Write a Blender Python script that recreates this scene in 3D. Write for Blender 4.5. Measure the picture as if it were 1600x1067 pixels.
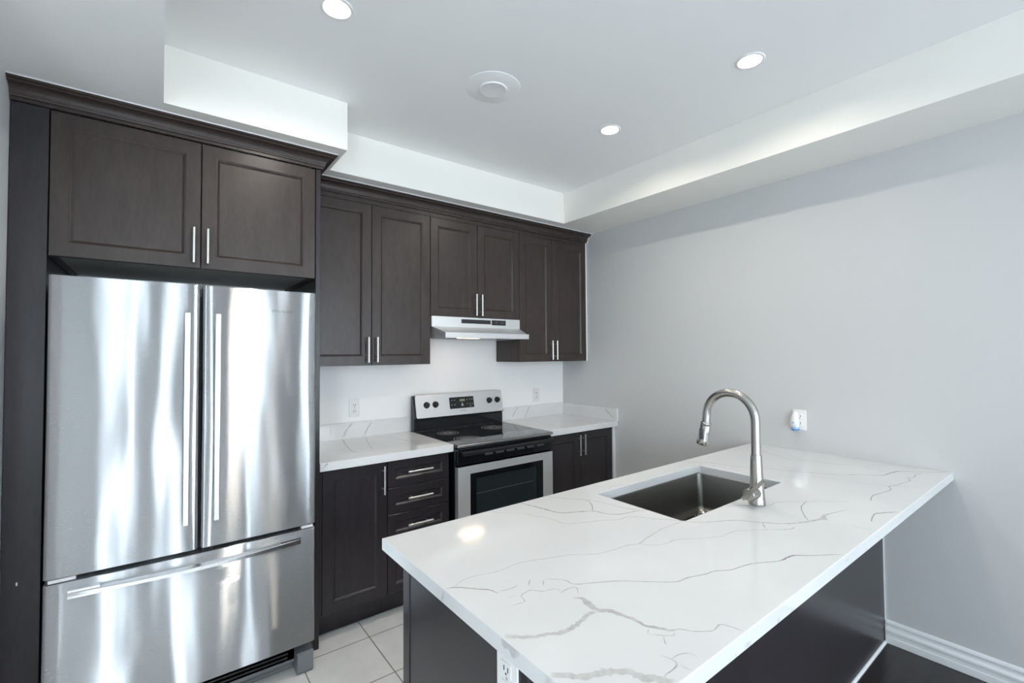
import bpy, bmesh, math, random
from mathutils import Vector, Matrix
from mathutils.geometry import tessellate_polygon

for o in list(bpy.data.objects):
    bpy.data.objects.remove(o, do_unlink=True)
scene = bpy.context.scene
COL = scene.collection
random.seed(7)

# ------------------------------------------------------------------ camera
cam_data = bpy.data.cameras.new('camera')
cam_data.sensor_fit = 'HORIZONTAL'
cam_data.sensor_width = 36.0
cam_data.lens = 718.18 / 1600 * 36.0
cam_data.clip_start = 0.02
cam = bpy.data.objects.new('camera', cam_data)
COL.objects.link(cam)
yaw, pitch, roll = math.radians(37.3987), math.radians(1.4716), math.radians(-0.3793)
fwd = Vector((math.sin(yaw) * math.cos(pitch), math.cos(yaw) * math.cos(pitch), math.sin(pitch)))
rt0 = Vector((math.cos(yaw), -math.sin(yaw), 0))
up0 = rt0.cross(fwd)
rt = rt0 * math.cos(roll) + up0 * math.sin(roll)
up = -rt0 * math.sin(roll) + up0 * math.cos(roll)
m = Matrix(((rt.x, up.x, -fwd.x, -2.9006), (rt.y, up.y, -fwd.y, -3.0386), (rt.z, up.z, -fwd.z, 1.453), (0, 0, 0, 1)))
cam.matrix_world = m
scene.camera = cam

# ------------------------------------------------------------------ light and exposure
scene.view_settings.view_transform = 'Standard'
scene.view_settings.look = 'None'
scene.view_settings.gamma = 1.0
scene.view_settings.use_curve_mapping = False
scene.view_settings.exposure = 0.0
DAYLIGHT = 14.2            # overcast daylight outside the windows behind the camera
POT = 340.0                # ceiling pot light lens
HOOD_LAMP = 11.0
world = bpy.data.worlds.new('daylight')
scene.world = world
world.use_nodes = True
bg = world.node_tree.nodes['Background']
bg.inputs['Color'].default_value = (0.79, 0.905, 1.0, 1)
bg.inputs['Strength'].default_value = DAYLIGHT
cy = scene.cycles
cy.use_denoising = True
cy.max_bounces = 10
cy.diffuse_bounces = 7
cy.glossy_bounces = 5
cy.sample_clamp_indirect = 8.0
cy.caustics_reflective = False
cy.caustics_refractive = False

# vein tracing on the quartz: (strength, [(u, v, width in mm), ...])
PENINSULA_VEINS = [
  (0.60,[(-2.357,-2.056,2.0),(-2.333,-2.064,3.0),(-2.298,-2.100,3.5),(-2.276,-2.124,4.0),(-2.267,-2.151,3.0)]),
  (0.40,[(-2.333,-2.064,1.5),(-2.310,-2.049,1.2),(-2.266,-2.046,1.2),(-2.206,-2.061,1.2),(-2.127,-2.060,1.2),(-2.053,-2.085,1.5),(-1.989,-2.109,1.5),(-1.932,-2.147,1.5),(-1.887,-2.159,1.5),(-1.811,-2.166,2.2),(-1.781,-2.179,2.6),(-1.729,-2.168,2.2),(-1.638,-2.154,2.2),(-1.582,-2.154,2.2),(-1.519,-2.156,2.2)]),
  (0.40,[(-1.779,-2.182,1.2),(-1.749,-2.218,1.5),(-1.707,-2.228,1.5),(-1.663,-2.233,2.2),(-1.552,-2.295,1.0),(-1.464,-2.307,1.6),(-1.378,-2.360,1.4),(-1.317,-2.403,3.0),(-1.281,-2.406,1.2)]),
  (0.50,[(-1.824,-1.672,5.0),(-1.800,-1.768,7.0),(-1.781,-1.842,7.0),(-1.722,-1.878,6.0),(-1.677,-1.903,5.0),(-1.658,-1.957,5.0),(-1.620,-1.987,5.0),(-1.552,-2.000,4.0),(-1.518,-2.018,3.0)]),
  (0.45,[(-1.693,-1.682,2.0),(-1.647,-1.749,3.0),(-1.608,-1.800,4.0),(-1.628,-1.851,5.0),(-1.675,-1.902,4.0)]),
  (0.40,[(-1.608,-1.800,2.5),(-1.591,-1.823,2.5),(-1.574,-1.884,3.0),(-1.567,-1.950,4.0),(-1.534,-1.997,3.0)]),
  (0.50,[(-1.964,-1.680,2.0),(-1.923,-1.738,2.0),(-1.884,-1.769,2.0),(-1.872,-1.811,3.0),(-1.847,-1.855,3.0),(-1.843,-1.908,3.0),(-1.826,-1.938,2.0),(-1.767,-1.968,3.0),(-1.722,-1.984,3.0),(-1.669,-2.016,3.0),(-1.634,-2.015,3.5),(-1.597,-2.045,3.5),(-1.575,-2.081,4.0),(-1.537,-2.124,4.0),(-1.516,-2.158,4.0),(-1.467,-2.209,5.0),(-1.400,-2.242,6.0),(-1.356,-2.278,5.0),(-1.331,-2.317,6.0),(-1.270,-2.380,8.0),(-1.199,-2.414,9.0),(-1.154,-2.427,14.0),(-1.133,-2.437,18.0),(-1.099,-2.425,14.0),(-1.060,-2.430,7.0),(-1.028,-2.437,6.0),(-0.963,-2.452,2.0)]),
  (0.60,[(-2.139,-2.167,0.8),(-2.111,-2.189,0.9),(-2.099,-2.210,1.0),(-2.098,-2.230,1.3),(-2.043,-2.261,1.6),(-2.001,-2.286,2.0),(-1.961,-2.320,1.5),(-1.902,-2.371,2.0),(-1.879,-2.379,2.2),(-1.848,-2.383,3.0),(-1.800,-2.399,2.2),(-1.769,-2.404,2.2),(-1.727,-2.427,2.2),(-1.670,-2.438,2.8),(-1.626,-2.455,2.5),(-1.577,-2.481,3.0),(-1.515,-2.489,5.5),(-1.478,-2.518,3.0),(-1.434,-2.547,2.5),(-1.399,-2.571,2.0)]),
  (0.55,[(-2.146,-2.272,5.0),(-2.130,-2.285,11.0),(-2.134,-2.314,16.0),(-2.139,-2.340,16.0),(-2.124,-2.355,13.0),(-2.113,-2.381,12.0),(-2.106,-2.408,11.0),(-2.104,-2.428,11.0),(-2.103,-2.444,9.0),(-2.088,-2.463,8.0),(-2.079,-2.482,5.0),(-2.059,-2.491,2.5),(-2.042,-2.514,2.5),(-2.010,-2.535,2.2),(-1.980,-2.532,3.5),(-1.971,-2.547,2.5),(-1.964,-2.575,2.5)]),
  (0.45,[(-2.141,-2.342,13.0),(-2.167,-2.341,10.0),(-2.197,-2.349,10.0),(-2.228,-2.353,11.0),(-2.254,-2.352,12.0),(-2.282,-2.340,10.0),(-2.304,-2.330,10.0),(-2.327,-2.316,10.0),(-2.352,-2.290,12.0)]),
  (0.45,[(-2.355,-2.427,12.0),(-2.333,-2.450,15.0),(-2.308,-2.468,16.0),(-2.276,-2.482,19.0),(-2.258,-2.493,17.0),(-2.238,-2.512,17.0),(-2.232,-2.532,20.0),(-2.217,-2.553,21.0),(-2.207,-2.565,21.0),(-2.201,-2.575,21.0)]),
  (0.55,[(-2.262,-2.144,1.0),(-2.233,-2.152,1.4),(-2.217,-2.151,2.4),(-2.208,-2.147,1.0)]),
  (0.60,[(-2.190,-2.168,1.2),(-2.178,-2.156,2.4),(-2.163,-2.143,1.0)]),
  (0.60,[(-2.163,-2.190,1.2),(-2.151,-2.178,2.0),(-2.139,-2.167,1.0)]),
  (0.42,[(-2.277,-2.211,1.4),(-2.241,-2.217,1.4),(-2.233,-2.194,1.4),(-2.217,-2.187,1.4),(-2.196,-2.188,1.4),(-2.180,-2.208,1.4),(-2.158,-2.214,1.4),(-2.143,-2.223,1.4),(-2.151,-2.239,1.4)]),
  (0.50,[(-2.153,-2.241,2.0),(-2.131,-2.236,1.8),(-2.108,-2.240,1.3),(-2.107,-2.250,1.0),(-2.123,-2.268,0.8)]),
  (0.40,[(-2.269,-2.182,1.0),(-2.236,-2.185,1.0)]),
  (0.30,[(-2.227,-2.118,1.0),(-2.206,-2.118,1.0)]),
  (0.50,[(-2.107,-2.451,1.6),(-2.124,-2.461,1.6)]),
  (0.45,[(-2.076,-2.488,1.3),(-2.086,-2.496,1.3),(-2.103,-2.484,1.3),(-2.121,-2.463,1.3)]),
  (0.50,[(-2.104,-2.484,2.0),(-2.120,-2.498,2.0),(-2.124,-2.504,2.0)]),
  (0.45,[(-2.153,-2.534,1.5),(-2.132,-2.535,1.5),(-2.110,-2.546,1.5),(-2.112,-2.561,1.5)]),
  (0.50,[(-2.160,-2.513,1.0),(-2.153,-2.534,1.4),(-2.156,-2.548,2.4),(-2.177,-2.552,2.0),(-2.194,-2.551,1.5),(-2.207,-2.555,1.0)]),
  (0.40,[(-2.156,-2.548,1.2),(-2.151,-2.576,1.2)]),
  (0.50,[(-0.792,-1.660,3.0),(-0.694,-1.775,3.0),(-0.655,-1.908,3.0),(-0.589,-1.993,3.0),(-0.528,-2.135,3.5),(-0.451,-2.264,4.0),(-0.375,-2.325,4.0),(-0.314,-2.389,5.0),(-0.218,-2.406,8.0),(-0.159,-2.422,7.0),(-0.109,-2.479,4.0),(-0.009,-2.565,4.0)]),
  (0.40,[(-0.219,-1.819,3.0),(-0.259,-1.942,3.0),(-0.293,-2.009,3.0),(-0.245,-2.092,3.0),(-0.246,-2.165,3.0),(-0.180,-2.247,3.0),(-0.200,-2.339,3.0),(-0.203,-2.402,3.0)]),
  (0.60,[(-0.127,-2.495,2.0),(-0.180,-2.482,2.0),(-0.247,-2.488,2.0),(-0.282,-2.474,2.5),(-0.326,-2.491,2.0),(-0.455,-2.473,2.0),(-0.507,-2.463,2.5),(-0.563,-2.479,2.5),(-0.702,-2.459,3.0),(-0.786,-2.475,2.0)]),
  (0.42,[(-1.265,-2.171,2.5),(-1.209,-2.200,2.5),(-1.174,-2.235,2.0),(-1.124,-2.265,2.0),(-1.075,-2.263,2.0),(-0.989,-2.318,2.0),(-0.922,-2.367,2.0),(-0.860,-2.426,1.0)]),
  (0.50,[(-0.981,-2.329,3.0),(-1.063,-2.342,3.0),(-1.146,-2.383,3.0),(-1.191,-2.413,3.0)]),
  (0.55,[(-0.855,-2.571,5.0),(-0.921,-2.534,6.0),(-0.951,-2.527,4.0),(-1.014,-2.536,3.0),(-1.045,-2.544,2.0)]),
  (0.40,[(-1.120,-2.506,1.5),(-1.128,-2.530,1.5),(-1.128,-2.566,1.5)]),
  (0.50,[(-1.327,-2.327,2.0),(-1.353,-2.342,2.0),(-1.372,-2.359,2.0)]),
  (0.30,[(-0.572,-2.196,1.4),(-0.541,-2.292,1.4),(-0.527,-2.367,1.4),(-0.501,-2.448,1.4),(-0.392,-2.548,1.4)]),
  (0.40,[(-1.452,-1.674,2.0),(-1.429,-1.724,2.0),(-1.367,-1.754,2.0),(-1.327,-1.762,2.0)]),
  (0.28,[(-0.056,-1.750,2.0),(-0.030,-1.918,2.0),(-0.031,-2.077,2.0),(-0.032,-2.221,2.0),(-0.033,-2.378,2.0),(-0.033,-2.473,2.0)]),
]
LEFT_TOP_VEINS = [
  (0.45,[(-1.971,-0.030,4.0),(-2.012,-0.235,5.0),(-2.043,-0.452,5.0),(-2.010,-0.496,2.0)]),
  (0.30,[(-1.832,-0.058,6.0),(-1.887,-0.262,5.0),(-1.937,-0.473,3.0)]),
  (0.50,[(-1.771,-0.033,3.0),(-1.700,-0.167,3.0),(-1.658,-0.352,4.0),(-1.649,-0.545,2.0)]),
  (0.45,[(-1.682,-0.310,2.0),(-1.585,-0.470,2.0),(-1.528,-0.543,2.0),(-1.526,-0.595,2.0)]),
  (0.40,[(-2.287,-0.746,2.0),(-2.232,-0.643,4.0)]),
]
LEFT_SPLASH_VEINS = [
  (0.50,[(-1.899,1.012,9.0),(-1.938,0.969,10.0),(-1.965,0.920,11.0)]),
  (0.45,[(-1.776,1.006,10.0),(-1.806,0.955,12.0),(-1.828,0.914,14.0)]),
  (0.35,[(-2.044,1.003,2.5),(-2.040,0.963,2.5),(-2.040,0.922,2.5)]),
]
RIGHT_SPLASH_VEINS = [
  (0.50,[(-0.530,1.010,8.0),(-0.571,0.961,10.0),(-0.598,0.921,10.0)]),
  (0.45,[(-0.406,1.007,9.0),(-0.442,0.950,12.0),(-0.470,0.910,12.0)]),
]
SIDE_SPLASH_VEINS = [
  (0.60,[(-0.510,0.997,10.0),(-0.550,0.967,9.0),(-0.602,0.926,7.0)]),
]
RIGHT_TOP_VEINS = [
  (0.35,[(-0.594,-0.015,2.0),(-0.519,-0.172,2.0),(-0.556,-0.443,2.0),(-0.509,-0.600,2.0)]),
  (0.30,[(-0.167,-0.175,2.0),(-0.224,-0.419,2.0),(-0.159,-0.564,2.0)]),
]
LEFT_EDGE_VEINS = [
  (0.35,[(-2.051,0.891,5.0),(-2.052,0.878,9.0),(-2.043,0.856,8.0)]),
  (0.50,[(-2.286,0.889,30.0),(-2.322,0.889,32.0),(-2.346,0.887,34.0)]),
  (0.50,[(-2.418,0.886,25.0),(-2.435,0.884,25.0)]),
]
FRONT_EDGE_VEINS = [
  (0.40,[(-1.959,0.890,2.0),(-1.960,0.880,2.0)]),
  (0.35,[(-1.939,0.863,5.0),(-1.958,0.864,18.0),(-1.974,0.864,5.0)]),
  (0.35,[(-2.007,0.868,4.0),(-2.004,0.860,4.0),(-2.010,0.854,4.0)]),
  (0.35,[(-1.812,0.871,8.0),(-1.818,0.863,10.0),(-1.828,0.859,6.0)]),
  (0.30,[(-1.739,0.863,3.0),(-1.753,0.861,3.0)]),
  (0.35,[(-1.381,0.886,3.0),(-1.381,0.878,3.0),(-1.406,0.876,3.0)]),
  (0.30,[(-1.213,0.862,8.0),(-1.236,0.862,8.0)]),
]

# ------------------------------------------------------------------ materials
def new_mat(name, color, rough=0.5, metal=0.0, spec=0.5, coat=0.0, coat_rough=0.1):
    mt = bpy.data.materials.new(name)
    mt.use_nodes = True
    b = mt.node_tree.nodes['Principled BSDF']
    b.inputs['Base Color'].default_value = (*color, 1)
    b.inputs['Roughness'].default_value = rough
    b.inputs['Metallic'].default_value = metal
    b.inputs['Specular IOR Level'].default_value = spec
    b.inputs['Coat Weight'].default_value = coat
    b.inputs['Coat Roughness'].default_value = coat_rough
    return mt

def nodes_of(mt):
    nt = mt.node_tree
    return nt, nt.nodes['Principled BSDF']

def mapped_noise(nt, scale, detail=4.0, rough=0.55, stretch=(1, 1, 1)):
    tc = nt.nodes.new('ShaderNodeTexCoord')
    mp = nt.nodes.new('ShaderNodeMapping')
    mp.inputs['Scale'].default_value = stretch
    nt.links.new(tc.outputs['Object'], mp.inputs['Vector'])
    nz = nt.nodes.new('ShaderNodeTexNoise')
    nz.inputs['Scale'].default_value = scale
    nz.inputs['Detail'].default_value = detail
    nz.inputs['Roughness'].default_value = rough
    nt.links.new(mp.outputs['Vector'], nz.inputs['Vector'])
    return nz

def ramp(nt, src, stops):
    r = nt.nodes.new('ShaderNodeValToRGB')
    els = r.color_ramp.elements
    els[0].position, els[0].color = stops[0][0], (*stops[0][1], 1)
    els[1].position, els[1].color = stops[-1][0], (*stops[-1][1], 1)
    for p, c in stops[1:-1]:
        e = els.new(p)
        e.color = (*c, 1)
    nt.links.new(src, r.inputs['Fac'])
    return r

def bump(nt, bsdf, src, strength, dist):
    bp = nt.nodes.new('ShaderNodeBump')
    bp.inputs['Strength'].default_value = strength
    bp.inputs['Distance'].default_value = dist
    nt.links.new(src, bp.inputs['Height'])
    nt.links.new(bp.outputs['Normal'], bsdf.inputs['Normal'])
    return bp

def paint(name, color, rough=0.55):
    mt = new_mat(name, color, rough, spec=0.35)
    nt, b = nodes_of(mt)
    nz = mapped_noise(nt, 220.0, 3)
    bump(nt, b, nz.outputs['Fac'], 0.06, 0.002)
    return mt

def wood(name, c0, c1, rough, stretch, coat=0.0):
    mt = new_mat(name, c0, rough, spec=0.42, coat=coat, coat_rough=0.22)
    nt, b = nodes_of(mt)
    n1 = mapped_noise(nt, 9.0, 6, 0.65, stretch)
    n2 = mapped_noise(nt, 90.0, 3, 0.6, (1, 1, 0.25))
    mx = nt.nodes.new('ShaderNodeMix'); mx.data_type = 'FLOAT'
    mx.inputs[0].default_value = 0.4
    nt.links.new(n1.outputs['Fac'], mx.inputs[2]); nt.links.new(n2.outputs['Fac'], mx.inputs[3])
    r = ramp(nt, mx.outputs[0], [(0.32, c0), (0.68, c1)])
    nt.links.new(r.outputs['Color'], b.inputs['Base Color'])
    bump(nt, b, n2.outputs['Fac'], 0.05, 0.001)
    return mt

def brushed(name, color, rough, aniso, tangent, wave=0.0, sheet=False):
    mt = new_mat(name, color, rough, metal=1.0)
    nt, b = nodes_of(mt)
    b.inputs['Anisotropic'].default_value = aniso
    tv = nt.nodes.new('ShaderNodeCombineXYZ')
    for i in range(3):
        tv.inputs[i].default_value = tangent[i]
    nt.links.new(tv.outputs[0], b.inputs['Tangent'])
    if sheet:                       # rolled sheet metal: a glossy lobe with short tails
        g = nt.nodes.new('ShaderNodeBsdfAnisotropic')
        g.distribution = 'BECKMANN'
        g.inputs['Color'].default_value = (*color, 1)
        g.inputs['Anisotropy'].default_value = aniso
        nt.links.new(tv.outputs[0], g.inputs['Tangent'])
        nt.links.new(g.outputs[0], nt.nodes['Material Output'].inputs['Surface'])
        nt.nodes.remove(b)
        b = g
    grain = mapped_noise(nt, 60.0, 4, 0.7, (1.2, 1.2, 14.0) if tangent[2] == 0 else (14.0, 14.0, 1.2))
    mr = nt.nodes.new('ShaderNodeMapRange')
    mr.inputs['To Min'].default_value = rough - 0.025
    mr.inputs['To Max'].default_value = rough + 0.025
    nt.links.new(grain.outputs['Fac'], mr.inputs['Value'])
    nt.links.new(mr.outputs['Result'], b.inputs['Roughness'])
    if wave:
        wv = mapped_noise(nt, 1.0, 1.5, 0.4, (5.0, 1.0, 1.1))
        bump(nt, b, wv.outputs['Fac'], 1.0, wave)
    return mt

M = {}
M['ceiling'] = paint('ceiling_paint', (0.90, 0.905, 0.90), 0.6)
M['white_paint'] = paint('white_bulkhead_paint', (0.88, 0.865, 0.82), 0.5)
M['kitchen_white'] = paint('white_wall_paint', (0.94, 0.93, 0.915), 0.45)
M['grey_paint'] = paint('grey_wall_paint', (0.615, 0.62, 0.62), 0.5)
M['trim_white'] = paint('trim_white_paint', (0.84, 0.85, 0.86), 0.35)
M['wood'] = wood('espresso_wood', (0.028, 0.0195, 0.0172), (0.053, 0.0395, 0.0345), 0.32, (2.2, 2.2, 0.5))
M['wood_dark'] = wood('espresso_panel', (0.023, 0.020, 0.023), (0.033, 0.029, 0.032), 0.27, (4.0, 4.0, 0.4))
M['steel_brushed'] = brushed('brushed_stainless', (0.50, 0.51, 0.525), 0.28, 0.88, (1, 0, 0), 0.0062, True)
M['steel_panel'] = brushed('satin_stainless', (0.80, 0.81, 0.82), 0.46, 0.5, (0, 0, 1))
nodes_of(M['steel_panel'])[1].inputs['Metallic'].default_value = 0.8
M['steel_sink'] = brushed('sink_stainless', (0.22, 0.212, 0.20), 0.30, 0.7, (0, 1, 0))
M['nickel'] = new_mat('brushed_nickel', (0.44, 0.425, 0.40), 0.25, 1.0)
M['handle_steel'] = new_mat('handle_steel', (0.74, 0.73, 0.72), 0.28, 1.0)
M['fridge_handle'] = new_mat('fridge_handle_steel', (0.80, 0.81, 0.82), 0.24, 1.0)
M['black_gloss'] = new_mat('black_enamel', (0.008, 0.009, 0.011), 0.10)
M['black_glass'] = new_mat('black_glass', (0.006, 0.007, 0.009), 0.05)
M['black_matte'] = new_mat('black_plastic', (0.014, 0.014, 0.015), 0.5)
M['dark_grey'] = new_mat('dark_grey_plastic', (0.06, 0.065, 0.07), 0.5)
M['mid_grey'] = new_mat('grey_plastic', (0.16, 0.17, 0.18), 0.45)
M['white_plastic'] = new_mat('white_plastic', (0.84, 0.84, 0.83), 0.3)
M['oven_window'] = new_mat('oven_window_glass', (0.022, 0.030, 0.032), 0.06)
M['burner'] = new_mat('burner_print', (0.30, 0.30, 0.31), 0.25)
M['grey_print'] = new_mat('grey_print', (0.20, 0.21, 0.22), 0.4)
M['pale_print'] = new_mat('pale_print', (0.50, 0.51, 0.50), 0.5)
M['green_digits'] = new_mat('green_digits', (0.18, 0.24, 0.12), 0.4)
M['blue_gel'] = new_mat('blue_gel', (0.03, 0.16, 0.42), 0.15)
M['pale_blue'] = new_mat('pale_blue_plastic', (0.38, 0.58, 0.84), 0.2)
M['chrome'] = new_mat('chrome', (0.75, 0.75, 0.76), 0.12, 1.0)
M['caulk'] = new_mat('white_caulk', (0.80, 0.81, 0.82), 0.5)
M['shelf_under'] = new_mat('melamine_underside', (0.50, 0.50, 0.47), 0.5)
M['light_trim'] = new_mat('light_trim_white', (0.85, 0.85, 0.85), 0.4)

def emitter(name, color, strength):
    mt = new_mat(name, (0.8, 0.8, 0.8), 0.5)
    nt, b = nodes_of(mt)
    b.inputs['Emission Color'].default_value = (*color, 1)
    b.inputs['Emission Strength'].default_value = strength
    return mt
M['pot_lens'] = emitter('pot_light_lens', (1.0, 0.915, 0.80), POT)
M['hood_lens'] = emitter('hood_lamp_lens', (1.0, 0.66, 0.45), HOOD_LAMP)

def quartz():
    mt = new_mat('veined_quartz', (0.80, 0.81, 0.82), 0.09, spec=0.5)
    nt, b = nodes_of(mt)
    at = nt.nodes.new('ShaderNodeAttribute'); at.attribute_name = 'vein'
    nz = mapped_noise(nt, 60.0, 5, 0.7)
    mr = nt.nodes.new('ShaderNodeMapRange')
    mr.inputs['From Min'].default_value = 0.3; mr.inputs['From Max'].default_value = 0.6
    mr.inputs['To Min'].default_value = 0.72; mr.inputs['To Max'].default_value = 1.25
    nt.links.new(nz.outputs['Fac'], mr.inputs['Value'])
    mul = nt.nodes.new('ShaderNodeMath'); mul.operation = 'MULTIPLY'; mul.use_clamp = True
    nt.links.new(at.outputs['Fac'], mul.inputs[0]); nt.links.new(mr.outputs['Result'], mul.inputs[1])
    cloud = mapped_noise(nt, 3.0, 4, 0.5)
    base = ramp(nt, cloud.outputs['Fac'], [(0.35, (0.70, 0.705, 0.71)), (0.65, (0.75, 0.753, 0.755))])
    mx = nt.nodes.new('ShaderNodeMix'); mx.data_type = 'RGBA'
    mx.inputs[7].default_value = (0.24, 0.225, 0.20, 1)
    nt.links.new(mul.outputs[0], mx.inputs[0]); nt.links.new(base.outputs['Color'], mx.inputs[6])
    nt.links.new(mx.outputs[2], b.inputs['Base Color'])
    return mt
M['quartz'] = quartz()

def tiles():
    mt = new_mat('floor_tile', (0.6, 0.59, 0.57), 0.28)
    nt, b = nodes_of(mt)
    tc = nt.nodes.new('ShaderNodeTexCoord')
    mp = nt.nodes.new('ShaderNodeMapping')
    mp.inputs['Location'].default_value = (2.033, 0.680, 0)
    nt.links.new(tc.outputs['Object'], mp.inputs['Vector'])
    br = nt.nodes.new('ShaderNodeTexBrick')
    br.offset = 0.0; br.squash = 1.0
    br.inputs['Scale'].default_value = 1.0
    br.inputs['Brick Width'].default_value = 0.327
    br.inputs['Row Height'].default_value = 0.327
    br.inputs['Mortar Size'].default_value = 0.0028
    br.inputs['Mortar Smooth'].default_value = 0.1
    br.inputs['Color1'].default_value = (0.90, 0.89, 0.875, 1)
    br.inputs['Color2'].default_value = (0.93, 0.92, 0.91, 1)
    br.inputs['Mortar'].default_value = (0.26, 0.25, 0.24, 1)
    nt.links.new(mp.outputs['Vector'], br.inputs['Vector'])
    nz = mapped_noise(nt, 7.0, 6, 0.6)
    r = ramp(nt, nz.outputs['Fac'], [(0.3, (0.86, 0.86, 0.86)), (0.7, (1, 1, 1))])
    mx = nt.nodes.new('ShaderNodeMix'); mx.data_type = 'RGBA'; mx.blend_type = 'MULTIPLY'
    mx.inputs[0].default_value = 1.0
    nt.links.new(br.outputs['Color'], mx.inputs[6]); nt.links.new(r.outputs['Color'], mx.inputs[7])
    nt.links.new(mx.outputs[2], b.inputs['Base Color'])
    return mt
M['tile'] = tiles()

def planks():
    mt = new_mat('dark_hardwood', (0.03, 0.025, 0.025), 0.3)
    nt, b = nodes_of(mt)
    tc = nt.nodes.new('ShaderNodeTexCoord')
    mp = nt.nodes.new('ShaderNodeMapping')
    mp.inputs['Rotation'].default_value = (0, 0, math.radians(0))
    nt.links.new(tc.outputs['Object'], mp.inputs['Vector'])
    br = nt.nodes.new('ShaderNodeTexBrick')
    br.inputs['Scale'].default_value = 1.0
    br.inputs['Brick Width'].default_value = 1.1
    br.inputs['Row Height'].default_value = 0.125
    br.inputs['Mortar Size'].default_value = 0.0012
    br.inputs['Color1'].default_value = (0.026, 0.021, 0.022, 1)
    br.inputs['Color2'].default_value = (0.040, 0.033, 0.034, 1)
    br.inputs['Mortar'].default_value = (0.010, 0.009, 0.009, 1)
    nt.links.new(mp.outputs['Vector'], br.inputs['Vector'])
    nz = mapped_noise(nt, 12.0, 6, 0.65, (0.4, 5, 1))
    r = ramp(nt, nz.outputs['Fac'], [(0.3, (0.7, 0.7, 0.7)), (0.7, (1.2, 1.2, 1.2))])
    mx = nt.nodes.new('ShaderNodeMix'); mx.data_type = 'RGBA'; mx.blend_type = 'MULTIPLY'
    mx.inputs[0].default_value = 1.0
    nt.links.new(br.outputs['Color'], mx.inputs[6]); nt.links.new(r.outputs['Color'], mx.inputs[7])
    nt.links.new(mx.outputs[2], b.inputs['Base Color'])
    return mt
M['planks'] = planks()

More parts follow.
